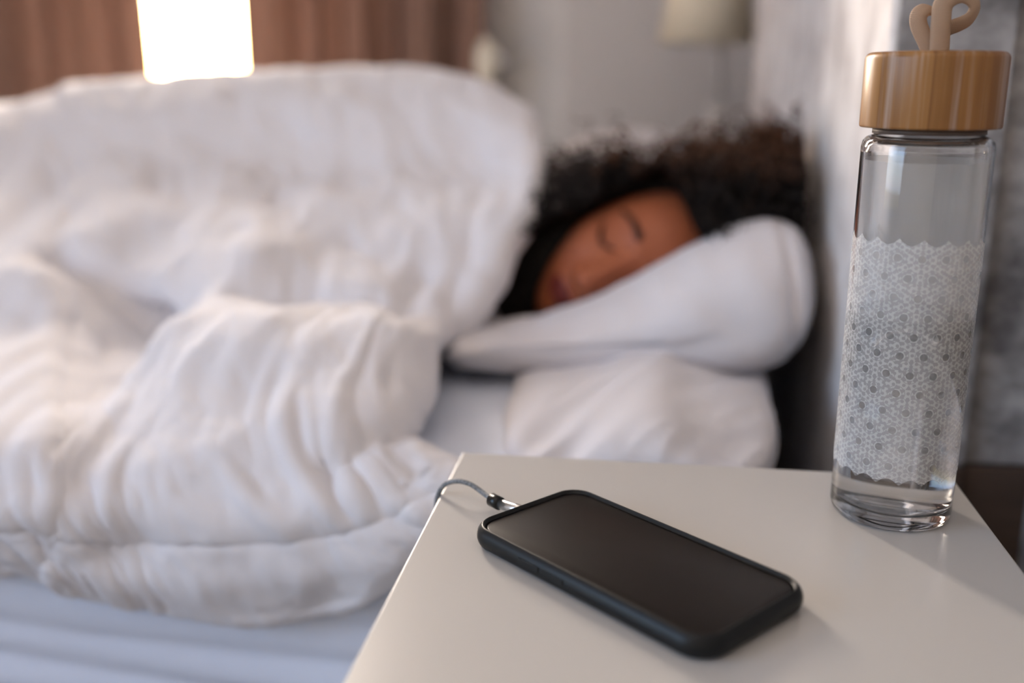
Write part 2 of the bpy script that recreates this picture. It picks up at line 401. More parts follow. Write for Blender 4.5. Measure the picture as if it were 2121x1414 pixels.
# ------------------------------------------------------------------ surface through a table of control points
def surf_grid(rows, nv, nu):
    cols = [catmull(r, nu) for r in rows]                 # along each row
    out = [catmull([c[i] for c in cols], nv) for i in range(len(cols[0]))]
    return [[out[i][j] for i in range(len(out))] for j in range(len(out[0]))]   # [row][col]
def seg_dist(p, a, b):
    ab = b-a; t = max(0, min(1, (p-a).dot(ab)/ab.length_squared)); return (p-(a+ab*t)).length, t
def grid_normals(G):
    n, m = len(G), len(G[0]); NN=[[None]*m for _ in range(n)]
    for j in range(n):
        for i in range(m):
            a = G[j][min(i+1,m-1)]-G[j][max(i-1,0)]; b = G[min(j+1,n-1)][i]-G[max(j-1,0)][i]
            v = b.cross(a); NN[j][i] = v.normalized() if v.length>1e-9 else Vector((0,0,1))
    return NN
def grid_obj(name, G, m, parent=None):
    n, k = len(G), len(G[0]); V=[p for r in G for p in r]
    F=[(j*k+i, (j+1)*k+i, (j+1)*k+i+1, j*k+i+1) for j in range(n-1) for i in range(k-1)]
    return obj(name, V, F, m, parent)

# ------------------------------------------------------------------ duvet
A = at
W_ = lambda x,y,z: Vector((x,y,z))
R = []
xs=[-1.75,-1.25,-1.05,-.9,-.78,-.66,-.54,-.42,-.32,-.26]
R.append([W_(x,1.93,.40) for x in xs])
R.append([W_(x,1.90,.50) for x in xs])
R.append([W_(x,1.78,.56) for x in xs])
R.append([W_(x,1.60,.685) for x in xs[:-1]]+[W_(-.27,1.60,.67)])
R.append([A(-780,300,1.44),A(0,222,1.42),A(150,186,1.4),A(300,174,1.4),A(450,166,1.4),A(600,158,1.4),A(750,154,1.4),A(890,163,1.38),A(1000,184,1.35),A(1080,225,1.32)])
R.append([A(-780,350,1.32),A(0,258,1.31),A(150,222,1.29),A(300,212,1.28),A(450,206,1.28),A(600,201,1.28),A(750,197,1.28),A(900,205,1.26),A(1030,232,1.23),A(1108,292,1.18)])
R.append([A(-780,430,1.22),A(0,370,1.21),A(150,350,1.20),A(300,345,1.20),A(450,340,1.20),A(600,335,1.20),A(750,335,1.19),A(900,340,1.17),A(1035,345,1.13),A(1100,362,1.09)])
R.append([A(-780,520,1.1),A(0,455,1.08),A(150,455,1.07),A(300,460,1.06),A(450,462,1.04),A(600,462,1.03),A(750,462,1.03),A(880,462,1.02),A(970,465,1.01),A(1042,470,1.0)])
R.append([A(-780,600,1.02),A(0,535,.99),A(140,545,.97),A(290,575,.94),A(450,570,.93),A(600,570,.93),A(750,572,.92),A(860,575,.92),A(920,580,.92),A(972,590,.925)])
R.append([A(-780,690,.93),A(0,612,.91),A(160,632,.92),A(315,668,.91),A(440,640,.86),A(600,636,.85),A(750,640,.85),A(850,650,.86),A(895,665,.87),A(926,680,.88)])
R.append([A(-780,790,.80),A(0,700,.84),A(140,730,.845),A(255,770,.845),A(400,705,.765),A(550,672,.755),A(700,672,.76),A(810,690,.77),A(865,712,.79),A(892,722,.81)])
R.append([A(-780,900,.66),A(0,820,.70),A(130,838,.70),A(235,850,.705),A(390,805,.695),A(550,792,.68),A(700,790,.685),A(810,800,.70),A(868,812,.72),A(888,818,.745)])
R.append([A(-780,1000,.59),A(0,935,.608),A(130,945,.612),A(250,948,.62),A(400,932,.622),A(550,925,.625),A(680,920,.628),A(760,915,.638),A(805,912,.65),A(840,905,.68)])
R.append([A(-780,1080,.575),A(0,1030,.580),A(130,1035,.588),A(250,1042,.594),A(400,1042,.60),A(550,1038,.598),A(680,1020,.60),A(780,1000,.61),A(860,980,.622),A(935,968,.635)])
R.append([A(-780,1120,.575),A(0,1088,.578),A(130,1108,.582),A(250,1118,.592),A(400,1122,.588),A(550,1120,.588),A(680,1105,.59),A(790,1078,.594),A(872,1042,.60),A(940,1012,.61)])
R.append([A(-780,1150,.585),A(0,1132,.585),A(130,1168,.584),A(250,1184,.587),A(400,1192,.590),A(550,1192,.590),A(680,1180,.590),A(785,1150,.588),A(868,1100,.594),A(935,1060,.602)])
R.append([A(-780,1170,.598),A(0,1165,.596),A(130,1205,.592),A(250,1232,.595),A(400,1248,.600),A(550,1255,.600),A(680,1246,.600),A(782,1215,.594),A(860,1160,.598),A(930,1110,.606)])
R.append([p+Vector((0,.005,-.001)) for p in R[-1]])
NV, NU = 16, 26
G = surf_grid(R, NV, NU)
NR, NC = len(G), len(G[0])
# creases: polylines on the surface (positions of the real furrows of the cloth)
def poly(*pts): return [A(*p) for p in pts]
creases = [  # (polyline, width, depth)
 (poly((120,540,.975),(230,590,.95),(320,650,.92),(335,690,.89),(275,775,.84)), .022, .030),
 (poly((500,628,.86),(620,612,.87),(740,616,.87),(840,640,.86)), .018, .014),
 (poly((800,920,.645),(760,945,.635),(690,990,.61)), .012, .010),
 (poly((870,560,.93),(850,640,.87),(800,690,.80)), .016, .010),
 (poly((60,600,.93),(150,700,.86),(240,800,.78)), .018, -.010),
 (poly((1000,300,1.15),(990,420,1.05),(960,540,.96)), .014, .006),
 (poly((250,830,.75),(180,900,.69),(130,990,.64)), .016, .008),
 (poly((390,720,.77),(300,860,.72),(230,1010,.63),(200,1090,.60)), .016, -.010),
]
NN = grid_normals(G); H=[[0]*NC for _ in range(NR)]
for j in range(NR):
    t = j/NV                                    # row number
    for i in range(NC):
        p = G[j][i]; s = i/NU
        lower = min(1, max(0, (t-8.5)/2.5)); top = 1-lower
        edge = min(1, (NC-1-i)/14)
        h = 0
        q = Vector((p.x*9 + p.z*5, p.y*6, p.z*4))
        crest = 1-.8*math.exp(-((t-4.3)/1.0)**2)
        h += crest*top*.021*noise.noise(q+Vector((3,1,0))) + crest*top*.012*noise.noise(Vector((p.x*17+p.z*12, p.y*9, p.z*14+4)))
        h += top*.004*(.4-abs(noise.noise(Vector((p.x*26+p.z*22, p.y*14, p.z*18-4))))) * 2
        # gathered lower part: folds running down towards the hem
        a = p.x*30 + (p.z)*22 + 3.2*noise.noise(Vector((p.x*5,p.z*7,9)))
        fold = 1-abs(noise.noise(Vector((a*1.0, t*.45, 3.3))))*2.2
        fold2 = 1-abs(noise.noise(Vector((a*2.1+7, t*.8, 8.3))))*2.2
        h += lower*(.0042*fold + .0024*fold2 + .010*noise.noise(Vector((p.x*9,t*.8,2))))
        h += .0012*noise.noise(Vector((p.x*90+p.z*60,p.y*60,p.z*70)))
        for pl, wd, dp in creases:
            dm = 9; 
            for a0, b0 in zip(pl, pl[1:]):
                dd,_ = seg_dist(p, a0, b0); dm = min(dm, dd)
            if dm < wd*3: h -= dp*math.exp(-(dm/wd)**2)
        if abs(t-14) < .35: h -= .0025*math.exp(-((t-14)/.12)**2)      # stitched seam above the hem
        h *= .6+.4*min(1,max(0,t-3))
        h *= 1-.25*min(1,max(0,t-13))
        H[j][i] = h*(.35+.65*edge)
G = [[G[j][i] + NN[j][i]*H[j][i] for i in range(NC)] for j in range(NR)]
for jr, row in enumerate(G):     # the cloth rests on the sheet, never inside it
    for p in row:
        if p.y > MY0+.012: p.z = max(p.z, MZ+.016)
        elif jr > 13.3*NV: p.y = min(p.y, MY0-.016)
        elif p.y > MY0-.016:
            k_ = (MY0+.012-p.y)/.028; p.z = max(p.z, MZ+.016-.030*k_*k_)
# roll the free edge at the woman's side under itself
lastc = [r[-1] for r in G]; prevc=[r[-5] for r in G]
NN = grid_normals(G)
for j in range(NR):
    out = (lastc[j]-prevc[j]); out = out.normalized(); n_ = NN[j][-1]
    th = .014 if j < 10*NV else .008
    for k in range(1,9):
        a = PI*k/8*.95
        G[j].append(lastc[j] + out*math.sin(a)*th - n_*(1-math.cos(a))*th)
duvet = grid_obj('duvet', G, white)
duvet.modifiers.new('s','SOLIDIFY').thickness = -.006
sb = duvet.modifiers.new('sub','SUBSURF'); sb.levels=0; sb.render_levels=0
tag(duvet, 'big rumpled white duvet covering the sleeping woman and hanging over the mattress edge', 'duvet')
# flip if normals point down
me = duvet.data
if sum(p.normal.z for p in me.polygons) < 0: me.flip_normals()

# ------------------------------------------------------------------ pillows
def loft(name, sec, ys, cz, m, disp, nseg=120, power=2.6, slope=None):
    """closed section 'sec' [(x,z)] carried along y, closing towards both ends at the seam line"""
    base = catmull([Vector((x,z)) for x,z in sec+[sec[0]]], 12)[:-1]
    n = len(base); cx = sum(p.x for p in base)/n; cc = sum(p.y for p in base)/n
    V=[];F=[]
    y0,y1 = ys
    K = nseg
    for k in range(K+1):
        th = -PI/2 + PI*k/K; s = math.sin(th)
        y = (y0+y1)/2 + (y1-y0)/2*s
        f = max(0.0, 1-abs(s)**power)**(1/power)
        fx = .55+.45*f if f>0 else .55
        for p in base:
            q = Vector((cx+(p.x-cx)*(.25+.75*f**.5 if f>0 else .25), y, cc + (p.y-cc)*f))
            if slope: q.z += slope(q)
            V.append(disp(q, p))
    for k in range(K):
        for i in range(n):
            i2=(i+1)%n; F.append((k*n+i,k*n+i2,(k+1)*n+i2,(k+1)*n+i))
    F.append(tuple(range(n))); F.append(tuple(K*n+i for i in range(n))[::-1])
    o = obj(name, V, F, m)
    bm = bmesh.new(); bm.from_mesh(o.data); bmesh.ops.recalc_face_normals(bm, faces=bm.faces); bm.to_mesh(o.data); bm.free()
    return o
def P2(u,v,Y): p=at(u,v,Y); return (p.x,p.z)
EYE = at(1265,487,.985)
Uh = Vector((.885,.02,.465)).normalized()
Xh = Vector((-.465,0,.885)); Fh = (Vector((0,-1,0))*math.cos(.26)+Xh*math.sin(.26)).normalized()
Fh = (Fh-Uh*Fh.dot(Uh)).normalized(); Xh = Fh.cross(Uh)
HO = EYE - Xh*.031 - Fh*.083
sec = [P2(876,752,.90),P2(910,712,.90),P2(1010,690,.91),P2(1140,655,.92),P2(1270,597,.93),P2(1400,528,.93),P2(1510,468,.93),P2(1600,444,.93),
       P2(1668,462,.93),P2(1702,540,.93),P2(1700,640,.93),P2(1650,745,.92),P2(1560,792,.90),P2(1430,790,.89),P2(1290,790,.89),P2(1150,800,.89),P2(1020,795,.89),P2(915,790,.89)]
def pdisp(q, p):
    # the head presses a hollow
    d = (q-HO); along = d.dot(Uh); r2 = (along/.16)**2 + ((q.y-HO.y)/.13)**2
    if p.y > at(1300,690,.93).z:
        q = q.copy(); q.z -= .045*math.exp(-r2*1.0)* min(1,max(0,(q.y-.95)/.06))
    if q.y < 1.1: q = q.copy(); q.y += .010*math.exp(-((q.x-.122+.10*(q.z-.62))/.005)**2) - .006*math.exp(-((q.x-.132)/.006)**2)
    n_ = noise.noise(Vector((q.x*14,q.y*9,q.z*12)))*.006 + noise.noise(Vector((q.x*34+q.z*20,q.y*16,q.z*22)))*.0025
    return q + Vector((0,-n_,n_))
pil = loft('pillow', sec, (.835,1.42), None, pillow_white, pdisp, power=3.0)
tag(pil, 'plump white pillow under the woman\'s head, tilted up against the headboard', 'pillow', None)
sec2 = [P2(1032,868,.80),P2(1060,805,.80),P2(1180,775,.82),P2(1290,745,.83),P2(1370,738,.83),P2(1440,768,.82),P2(1520,805,.80),P2(1590,830,.80),
        P2(1618,880,.78),P2(1600,935,.77),P2(1400,945,.77),P2(1200,945,.77),P2(1060,930,.77)]
def p2disp(q,p):
    n_ = noise.noise(Vector((q.x*16+q.z*12,q.y*9,q.z*12)))*.007 + (.4-abs(noise.noise(Vector((q.x*30-q.y*18,q.y*9,q.z*8)))))*.006
    return q + Vector((0,-n_*.6,n_))
pil2 = loft('pillow', sec2, (.655,1.30), None, pillow_white, p2disp, power=2.6)
tag(pil2, 'lower white pillow flattened beneath the tilted one, close behind the phone table', 'pillow', None)
sec3 = [(-.22,.54),(-.20,.62),(-.13,.70),(-.04,.722),(.04,.705),(.08,.65),(.08,.57),(.0,.525),(-.10,.522),(-.19,.524)]
pil3 = loft('pillow', [(x,z-.02) if z>.55 else (x,z) for x,z in sec3], (1.40,1.84), None, pillow_white, lambda q,p: q+Vector((0,0,.01*noise.noise(q*10))))
tag(pil3, 'spare white pillow on the far side of the bed behind the dark curls', 'pillow', None)

# ------------------------------------------------------------------ sleeping woman
woman = thing('person', 'sleeping person with dark curly hair, eyes closed, cheek resting on the tilted pillow', 'person', (HO.x-.3,HO.y,MZ))
g = lambda a, s: math.exp(-(a/s)**2)
def head_pt(d):
    x,y,z = d.x*.0735, d.y*.094, d.z*.114
    if z < -.01:
        k = (-.01-z)/.104
        x *= 1-.36*k**1.5
        if y < 0: y *= 1-.50*k
    if y > 0: y *= .93+.05*abs(d.z)
    fr_ = max(0, d.y)**.6
    ax = abs(x)
    dy = 0
    # nose
    if -.062 < z < .02:
        k = min(1, max(0,(.012-z)/.05)); wid = .007+.007*k
        dy += (.004+.021*k**1.2)*g(x, wid)*(1 if z>-.045 else max(0,1-((-.045-z)/.010)))
    dy += .006*g(ax-.012,.006)*g(z+.043,.008)                    # nostril wings
    dy -= .010*g(ax-.031,.017)*g(z-.002,.014)                      # eye sockets
    dy += .0065*g(ax-.031,.0125)*g(z+.000,.0095)                    # closed lids
    dy -= .0018*g(ax-.031,.012)*g(z+.0085,.0022)                    # lid line
    dy += .0045*g(ax-.028,.022)*g(z-.022,.008)                     # brow
    dy += .0045*g(ax-.043,.016)*g(z+.030,.016)                     # cheek
    dy += .0075*g(x,.020)*g(z+.0655,.0048) + .0085*g(x,.017)*g(z+.0765,.0055)   # lips
    dy -= .0030*g(x,.024)*g(z+.0710,.0018)
    dy -= .003*g(x,.006)*g(z+.058,.005)
    dy += .008*g(x,.018)*g(z+.098,.012)                            # chin
    y += dy*fr_
    return Vector((x,y,z))
bm = bmesh.new(); bmesh.ops.create_icosphere(bm, subdivisions=6, radius=1)
for v in bm.verts: v.co = head_pt(v.co.normalized())
hm = bpy.data.meshes.new('h'); bm.to_mesh(hm); bm.free()
hbm = bmesh.new(); hbm.from_mesh(hm)
# ears
for s in (-1,1):
    mt = Matrix.Translation((s*.074,-.008,-.018)) @ Matrix.Rotation(s*.35,4,'Z') @ Matrix.Diagonal((.007,.019,.031,1))
    bmesh.ops.create_uvsphere(hbm, u_segments=20, v_segments=12, radius=1, matrix=mt)
    mt = Matrix.Translation((s*.080,-.014,-.016)) @ Matrix.Rotation(s*.35,4,'Z') @ Matrix.Diagonal((.006,.019,.030,1))
    bmesh.ops.create_uvsphere(hbm, u_segments=20, v_segments=12, radius=1, matrix=mt)
hmesh = bpy.data.meshes.new('headtmp'); hbm.to_mesh(hmesh); hbm.free()
HM = Matrix((Xh, Fh, Uh)).transposed().to_4x4(); HM.translation = HO       # local x,y,z -> world
HI = HM.inverted()
# skeleton in world coordinates, skinned
J = {'pelvis':((-.86,1.28,.60),.095), 'waist':((-.70,1.27,.605),.085), 'chest':((-.50,1.24,.605),.095), 'upchest':((-.36,1.21,.61),.09),
     'neck':((-.245,1.165,.600),.052), 'neck2':((-.165,1.13,.605),.050), 'skull':(tuple(HM @ Vector((0,-.02,-.05))),.045),
     'shU':((-.34,1.10,.655),.052), 'elU':((-.50,.98,.60),.040), 'wrU':((-.33,.95,.555),.026), 'haU':((-.26,.955,.545),.030),
     'shL':((-.33,1.33,.58),.052), 'elL':((-.56,1.42,.56),.040), 'wrL':((-.40,1.52,.545),.026), 'haL':((-.32,1.55,.54),.030),
     'hipU':((-.93,1.22,.64),.085), 'knU':((-1.14,.98,.60),.058), 'anU':((-1.36,1.20,.565),.036), 'ftU':((-1.44,1.11,.55),.030),
     'hipL':((-.94,1.32,.59),.085), 'knL':((-1.20,1.12,.575),.058), 'anL':((-1.40,1.40,.55),.036), 'ftL':((-1.49,1.34,.54),.030)}
Ed = [('pelvis','waist'),('waist','chest'),('chest','upchest'),('upchest','neck'),('neck','neck2'),('neck2','skull'),('upchest','shU'),('shU','elU'),('elU','wrU'),('wrU','haU'),
      ('upchest','shL'),('shL','elL'),('elL','wrL'),('wrL','haL'),('pelvis','hipU'),('hipU','knU'),('knU','anU'),('anU','ftU'),('pelvis','hipL'),('hipL','knL'),('knL','anL'),('anL','ftL')]
fing = []
def hand(nm, dirv, upn):
    base = Vector(J[nm][0]); dirv=Vector(dirv).normalized(); upn=Vector(upn).normalized(); side=dirv.cross(upn)
    for k,(off,ln) in enumerate([(-.030,.062),(-.010,.078),(.010,.082),(.029,.074)]):
        a = base+side*off*.9+dirv*.022; b_=a+dirv*ln*.5; c=b_+dirv*ln*.42-upn*.018
        fing.append([base+side*off*.4, a, b_, c])
    a = base-side*.030-dirv*.008; fing.append([base-dirv*.02, a, a-side*.018+dirv*.026, a-side*.022+dirv*.052-upn*.006])
hand('haU',(1,0,-.05),(0,0,1)); hand('haL',(1,.2,0),(0,0,1))
bv=[];be=[];br_=[]
names=list(J)
for n_ in names: bv.append(J[n_][0]); br_.append(J[n_][1])
be=[(names.index(a),names.index(b)) for a,b in Ed]
def skinned(verts, edges, rad, root, sub=2):
    me = bpy.data.meshes.new('sk'); me.from_pydata([tuple(v) for v in verts], edges, []); o=bpy.data.objects.new('sk',me); COL.objects.link(o)
    o.modifiers.new('sk','SKIN'); sb=o.modifiers.new('ss','SUBSURF'); sb.levels=sub; sb.render_levels=sub
    for i,(s,r) in enumerate(zip(me.skin_vertices[0].data, rad)):
        s.radius=(r,r); s.use_root = (i==root)
    dg=bpy.context.evaluated_depsgraph_get(); em=bpy.data.meshes.new_from_object(o.evaluated_get(dg)); bpy.data.objects.remove(o); return em
bmj = bmesh.new()
em = skinned(bv,be,br_,0); tmp=bmesh.new(); tmp.from_mesh(em); tmp.to_mesh(em)
em.transform(HI); bmj.from_mesh(em); tmp.free()
for ch in fing:
    em = skinned(ch,[(0,1),(1,2),(2,3)],[.010,.0092,.0085,.0072],0,1); em.transform(HI); bmj.from_mesh(em)
bmj.from_mesh(hmesh)
bodym = bpy.data.meshes.new('body'); bmj.to_mesh(bodym); bmj.free()
body = bpy.data.objects.new('body', bodym); COL.objects.link(body)
rm = body.modifiers.new('r','REMESH'); rm.mode='VOXEL'; rm.voxel_size=.0032; rm.use_smooth_shade=True
sm = body.modifiers.new('s','SMOOTH'); sm.factor=.5; sm.iterations=2
dg=bpy.context.evaluated_depsgraph_get(); em=bpy.data.meshes.new_from_object(body.evaluated_get(dg)); bpy.data.objects.remove(body)
dbv = BVHTree.FromPolygons([v.co.copy() for v in duvet.data.vertices],[tuple(p.vertices) for p in duvet.data.polygons])
for v in em.vertices:          # flesh settles between mattress and duvet
    q = HM @ v.co
    if q.x > -.19 and (q-HO).length < .2: continue
    hit = dbv.ray_cast(Vector((q.x,q.y,1.6)), Vector((0,0,-1)))[0]
    if hit: q.z = min(q.z, hit.z-.028)
    q.z = max(q.z, MZ+.010+.004*max(0,min(1,(q.z-.45)/.05)))
    v.co = HI @ q
em.name='body'; em.materials.clear(); em.materials.append(skin); em.polygons.foreach_set('use_smooth',[True]*len(em.polygons))
body = bpy.data.objects.new('body', em); COL.objects.link(body); body.parent=woman; woman.rotation_euler=(0,0,0)
body.matrix_parent_inverse = Matrix.Translation(-woman.location); body.matrix_basis = HM
# lips tint by position on the face (object space = head space)
N, L, P = nodes(skin)
src = P.inputs['Base Color'].links[0].from_socket
tc = N.new('ShaderNodeTexCoord'); sx = N.new('ShaderNodeSeparateXYZ'); L.new(tc.outputs['Object'], sx.inputs[0])
def mth(op,a,b=None):
    n=N.new('ShaderNodeMath'); n.operation=op
    for i,v in enumerate((a,b)):
        if v is None: continue
        if isinstance(v,(int,float)): n.inputs[i].default_value=v
        else: L.new(v,n.inputs[i])
    return n.outputs[0]
e1 = mth('POWER', mth('DIVIDE', mth('ABSOLUTE', sx.outputs[0]), .024), 2.0)
e2 = mth('POWER', mth('DIVIDE', mth('ABSOLUTE', mth('ADD', sx.outputs[2], .0715)), .0105), 2.0)
inm = mth('MULTIPLY', mth('LESS_THAN', mth('ADD', e1, e2), 1.0), mth('GREATER_THAN', sx.outputs[1], .05))
mx = N.new('ShaderNodeMix'); mx.data_type='RGBA'; L.new(inm, mx.inputs[0]); L.new(src, mx.inputs[6]); mx.inputs[7].default_value=(.17,.030,.024,1)
L.new(mx.outputs[2], P.inputs['Base Color'])
# lashes and brows laid on the face
bvh = BVHTree.FromPolygons([v.co.copy() for v in em.vertices],[tuple(p.vertices) for p in em.polygons])
def on_face(x,z,off=.0006):
    h = bvh.ray_cast(Vector((x,.25,z)), Vector((0,-1,0)))[0]
    return (h if h else Vector((x,.08,z)))+Vector((0,off,0))
for s in (-1,1):
    pts=[on_face(s*(.031+.0155*t), -.0025-.0085*(1-t*t)) for t in [k/10-1 for k in range(21)]]
    o=tube('eyelashes', pts, .0042, brow_m, woman, ry=.0014, seg=8, rfun=lambda t:.45+.9*math.sin(PI*min(1,max(.02,t)))); o.matrix_parent_inverse=Matrix.Translation(-woman.location); o.matrix_basis=HM
    pts=[on_face(s*(.012+.040*t), .0195+.0075*math.sin(PI*(.15+.7*t))-.004*t) for t in [k/16 for k in range(17)]]
    o=tube('eyebrow', pts, .0048, brow_m, woman, ry=.0014, seg=8, updir=Vector((0,1,0)), rfun=lambda t:(.9-.5*t)*min(1,t*6+.3)); o.matrix_parent_inverse=Matrix.Translation(-woman.location); o.matrix_basis=HM
# shirt = torso skin pushed outwards
sbm=bmesh.new(); sbm.from_mesh(em); sbm.transform(HM); sbm.normal_update()
kill=[f for f in sbm.faces if not (-.88 < f.calc_center_median().x < -.265) or (f.calc_center_median()-Vector((-.34,.95,.55))).length<.11]
bmesh.ops.delete(sbm, geom=kill, context='FACES')
for v in sbm.verts: v.co += v.normal*.005
so=from_bm('nightshirt', sbm, shirt_m, woman, True); so.matrix_parent_inverse=Matrix.Translation(-woman.location)

# hair: scalp shell plus hundreds of curls
def tube_pts(pts, rad, V, F, seg=4):
    b0=len(V); side=None; n=len(pts)
    for i,p in enumerate(pts):
        t=(pts[min(i+1,n-1)]-pts[max(i-1,0)]).normalized()
        if side is None:
            side=t.cross(Vector((.3,.2,1)))
        side=(side-t*side.dot(t)).normalized(); nn=side.cross(t); rr=rad*(1-.7*i/(n-1))
        for k in range(seg):
            a=2*PI*k/seg; V.append(p+side*math.cos(a)*rr+nn*math.sin(a)*rr)
    for i in range(n-1):
        for k in range(seg):
            k2=(k+1)%seg; F.append((b0+i*seg+k,b0+i*seg+k2,b0+(i+1)*seg+k2,b0+(i+1)*seg+k))
V=[];F=[];backlit_tone=[]
rnd=random.Random(11)
# scalp shell
bm=bmesh.new(); bmesh.ops.create_icosphere(bm, subdivisions=5, radius=1)
def scalp_ok(p):      # p in head space: where hair grows
    x,y,z=p
    if z>.070: return True if y<.060 else z>.090
    lim = .035 - max(0,(.03-z))*.30 if z>-.02 else .018
    return y < lim and z>-.075
for v in bm.verts:
    q=head_pt(v.co.normalized()); v.co=q*1.055
    v.co += v.co.normalized()*.004*noise.noise(v.co*90)
bmesh.ops.delete(bm, geom=[v for v in bm.verts if not scalp_ok(v.co/1.055)], context='VERTS')
bm.verts.ensure_lookup_table(); base=len(V)
for v in bm.verts: V.append(v.co.copy())
for f in bm.faces: F.append(tuple(base+v.index for v in f.verts))
backlit_tone += [0.0]*len(V)
bm.free()
# Curl mass targets, in world space: blobs that the curls fill
blobs=[(at(1300,392,1.06),.052,1.2),(at(1420,395,1.06),.058,1.5),(at(1520,395,1.06),.060,1.5),(at(1570,415,1.0),.055,1.5),(at(1490,430,1.00),.055,1.4),
       (at(1605,365,1.06),.050,1.0),(at(1605,300,1.08),.030,.25),(at(1210,400,1.08),.050,1.0),(at(1155,440,1.05),.050,1.1),(at(1080,545,1.04),.045,.9),(at(1030,610,1.01),.035,.7),(at(1150,395,1.10),.035,.5),
       (at(1380,395,1.03),.05,1.0),(at(1240,425,1.035),.035,.7),(at(1470,470,.975),.040,.8),(at(1110,500,1.03),.04,.8)]
tot=sum(b[2] for b in blobs)
HIc=HI
def avoid_face(p):      # push anything lying over the face back to the hair line
    q = HIc @ p
    if q.y > .02 and -.12<q.z<.078 and abs(q.x)<.072:
        m_ = .0
        q.y = min(q.y, .03)
        return HM @ q
    return p
nstr=2300
for k in range(nstr):
    r0=rnd.random()*tot
    for b in blobs:
        r0-=b[2]
        if r0<=0: break
    c,R_,_=b
    c0=c+Vector((rnd.gauss(0,1),rnd.gauss(0,1),rnd.gauss(0,1)))*R_*.38
    d=(c0-HO); dirn=(d.normalized()*.8+Vector((rnd.uniform(-1,1),rnd.uniform(-1,1),rnd.uniform(-.8,.8)))).normalized()
    ln=rnd.uniform(.04,.085); cr=rnd.uniform(.0035,.0075); turns=rnd.uniform(3,6); ph=rnd.random()*6
    sd=dirn.cross(Vector((0,0,1))).normalized() if abs(dirn.z)<.95 else Vector((1,0,0)); un=sd.cross(dirn)
    bend=Vector((rnd.uniform(-1,1),rnd.uniform(-1,1),rnd.uniform(-1,.3)))*.02
    pts=[]
    for i in range(26):
        t=i/25; a=ph+turns*2*PI*t; grow=min(1,t*5+.2)
        p=c0-dirn*ln*.5+dirn*ln*t+bend*t*t+(sd*math.cos(a)+un*math.sin(a))*cr*grow
        p=avoid_face(p)
        if p.x>.150: p.x=.150-rnd.random()*.01
        if p.z<.535: p.z=.535
        pts.append(HIc@p)
    bad=False
    for q_ in pts[::5]:
        w_=HM@q_; hd=dbv.ray_cast(w_, Vector((0,0,-1)))[0]
        hc=dbv.ray_cast(w_, Vector((0,0,1)))[0]
        if hd or (hc and hc.z-w_.z<.012): bad=True
    if bad: continue
    tube_pts(pts, rnd.uniform(.0012,.0022), V, F, 4)
    tv = min(1,max(0,(c0.z-.682)/.030)); backlit_tone += [tv*(.3+.7*rnd.random())]*(len(V)-len(backlit_tone))  # higher curls get browner: backlight on the hair put into its colour
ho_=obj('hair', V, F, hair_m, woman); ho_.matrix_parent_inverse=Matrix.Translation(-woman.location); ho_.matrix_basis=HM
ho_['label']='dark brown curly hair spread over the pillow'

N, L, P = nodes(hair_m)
at_ = ho_.data.color_attributes.new('backlit_tone','FLOAT_COLOR','POINT')
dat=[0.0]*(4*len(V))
for i,t in enumerate(backlit_tone):
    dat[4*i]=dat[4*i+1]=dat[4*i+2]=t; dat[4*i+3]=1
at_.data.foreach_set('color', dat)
an = N.new('ShaderNodeAttribute'); an.attribute_name='backlit_tone'
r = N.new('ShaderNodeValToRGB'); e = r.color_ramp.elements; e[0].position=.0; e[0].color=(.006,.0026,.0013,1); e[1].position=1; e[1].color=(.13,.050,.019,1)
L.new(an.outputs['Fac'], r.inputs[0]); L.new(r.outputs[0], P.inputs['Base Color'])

# ------------------------------------------------------------------ near bedside table
TX0, TX1, TY0, TY1 = -.1096, .181, .10, .5757
ns = thing('bedside_table', 'white bedside table in the foreground carrying the phone and the glass bottle', 'table', ((TX0+TX1)/2,(TY0+TY1)/2,0))
bm = box_bm((TX0,TY0,TOPZ-.018),(TX1,TY1,TOPZ),.0012,2)
from_bm('tabletop', bm, table_white, ns)
box('cabinet', (TX0+.006,TY0+.01,.12),(TX1-.006,TY1-.004,TOPZ-.018), table_white, ns, .001)
dr = box('drawer', (TX0+.010,TY0-.006,.34),(TX1-.010,TY0+.01,.52), table_white, ns, .001)
kx=(TX0+TX1)/2
kk=tube('knob', [Vector((kx,TY0-.006,.43)),Vector((kx,TY0-.024,.43))], .010, chrome, dr); 
for x in (TX0+.03,TX1-.03):
    for y in (TY0+.04,TY1-.04): box('leg', (x-.014,y-.014,0),(x+.014,y+.014,.12), table_white, ns)
reloc(ns)

# ------------------------------------------------------------------ phone
PX, PY, PA = -.0032, .4308, -.7157
ph = thing('smartphone', 'smartphone with dark blank screen in a black case, charging on the white table', 'phone', (PX,PY,TOPZ))
ph.rotation_euler=(0,0,PA)
def rrect(hx, hy, r, n=10):
    out=[]
    for cx,cy,a0 in ((hx-r,hy-r,0),(-hx+r,hy-r,PI/2),(-hx+r,-hy+r,PI),(hx-r,-hy+r,1.5*PI)):
        for k in range(n+1):
            a=a0+PI/2*k/n; out.append((cx+r*math.cos(a), cy+r*math.sin(a)))
    return out
def stack(name, rings, m, parent, capb=True, capt=True, loop=False):
    V=[];F=[];n=len(rings[0][0])
    for ring,z in rings:
        for x,y in ring: V.append((x,y,z))
    for j in range(len(rings)-1):
        for i in range(n):
            i2=(i+1)%n; F.append((j*n+i,j*n+i2,(j+1)*n+i2,(j+1)*n+i))
    if capb: F.append(tuple(range(n))[::-1])
    if capt: F.append(tuple((len(rings)-1)*n+i for i in range(n)))
    return obj(name,V,F,m,parent)
sxh, syh = .071, .0345          # half size of the visible glass
ox, oy = sxh+.0040, syh+.0040   # case outline
Hc=.0112
rings=[]
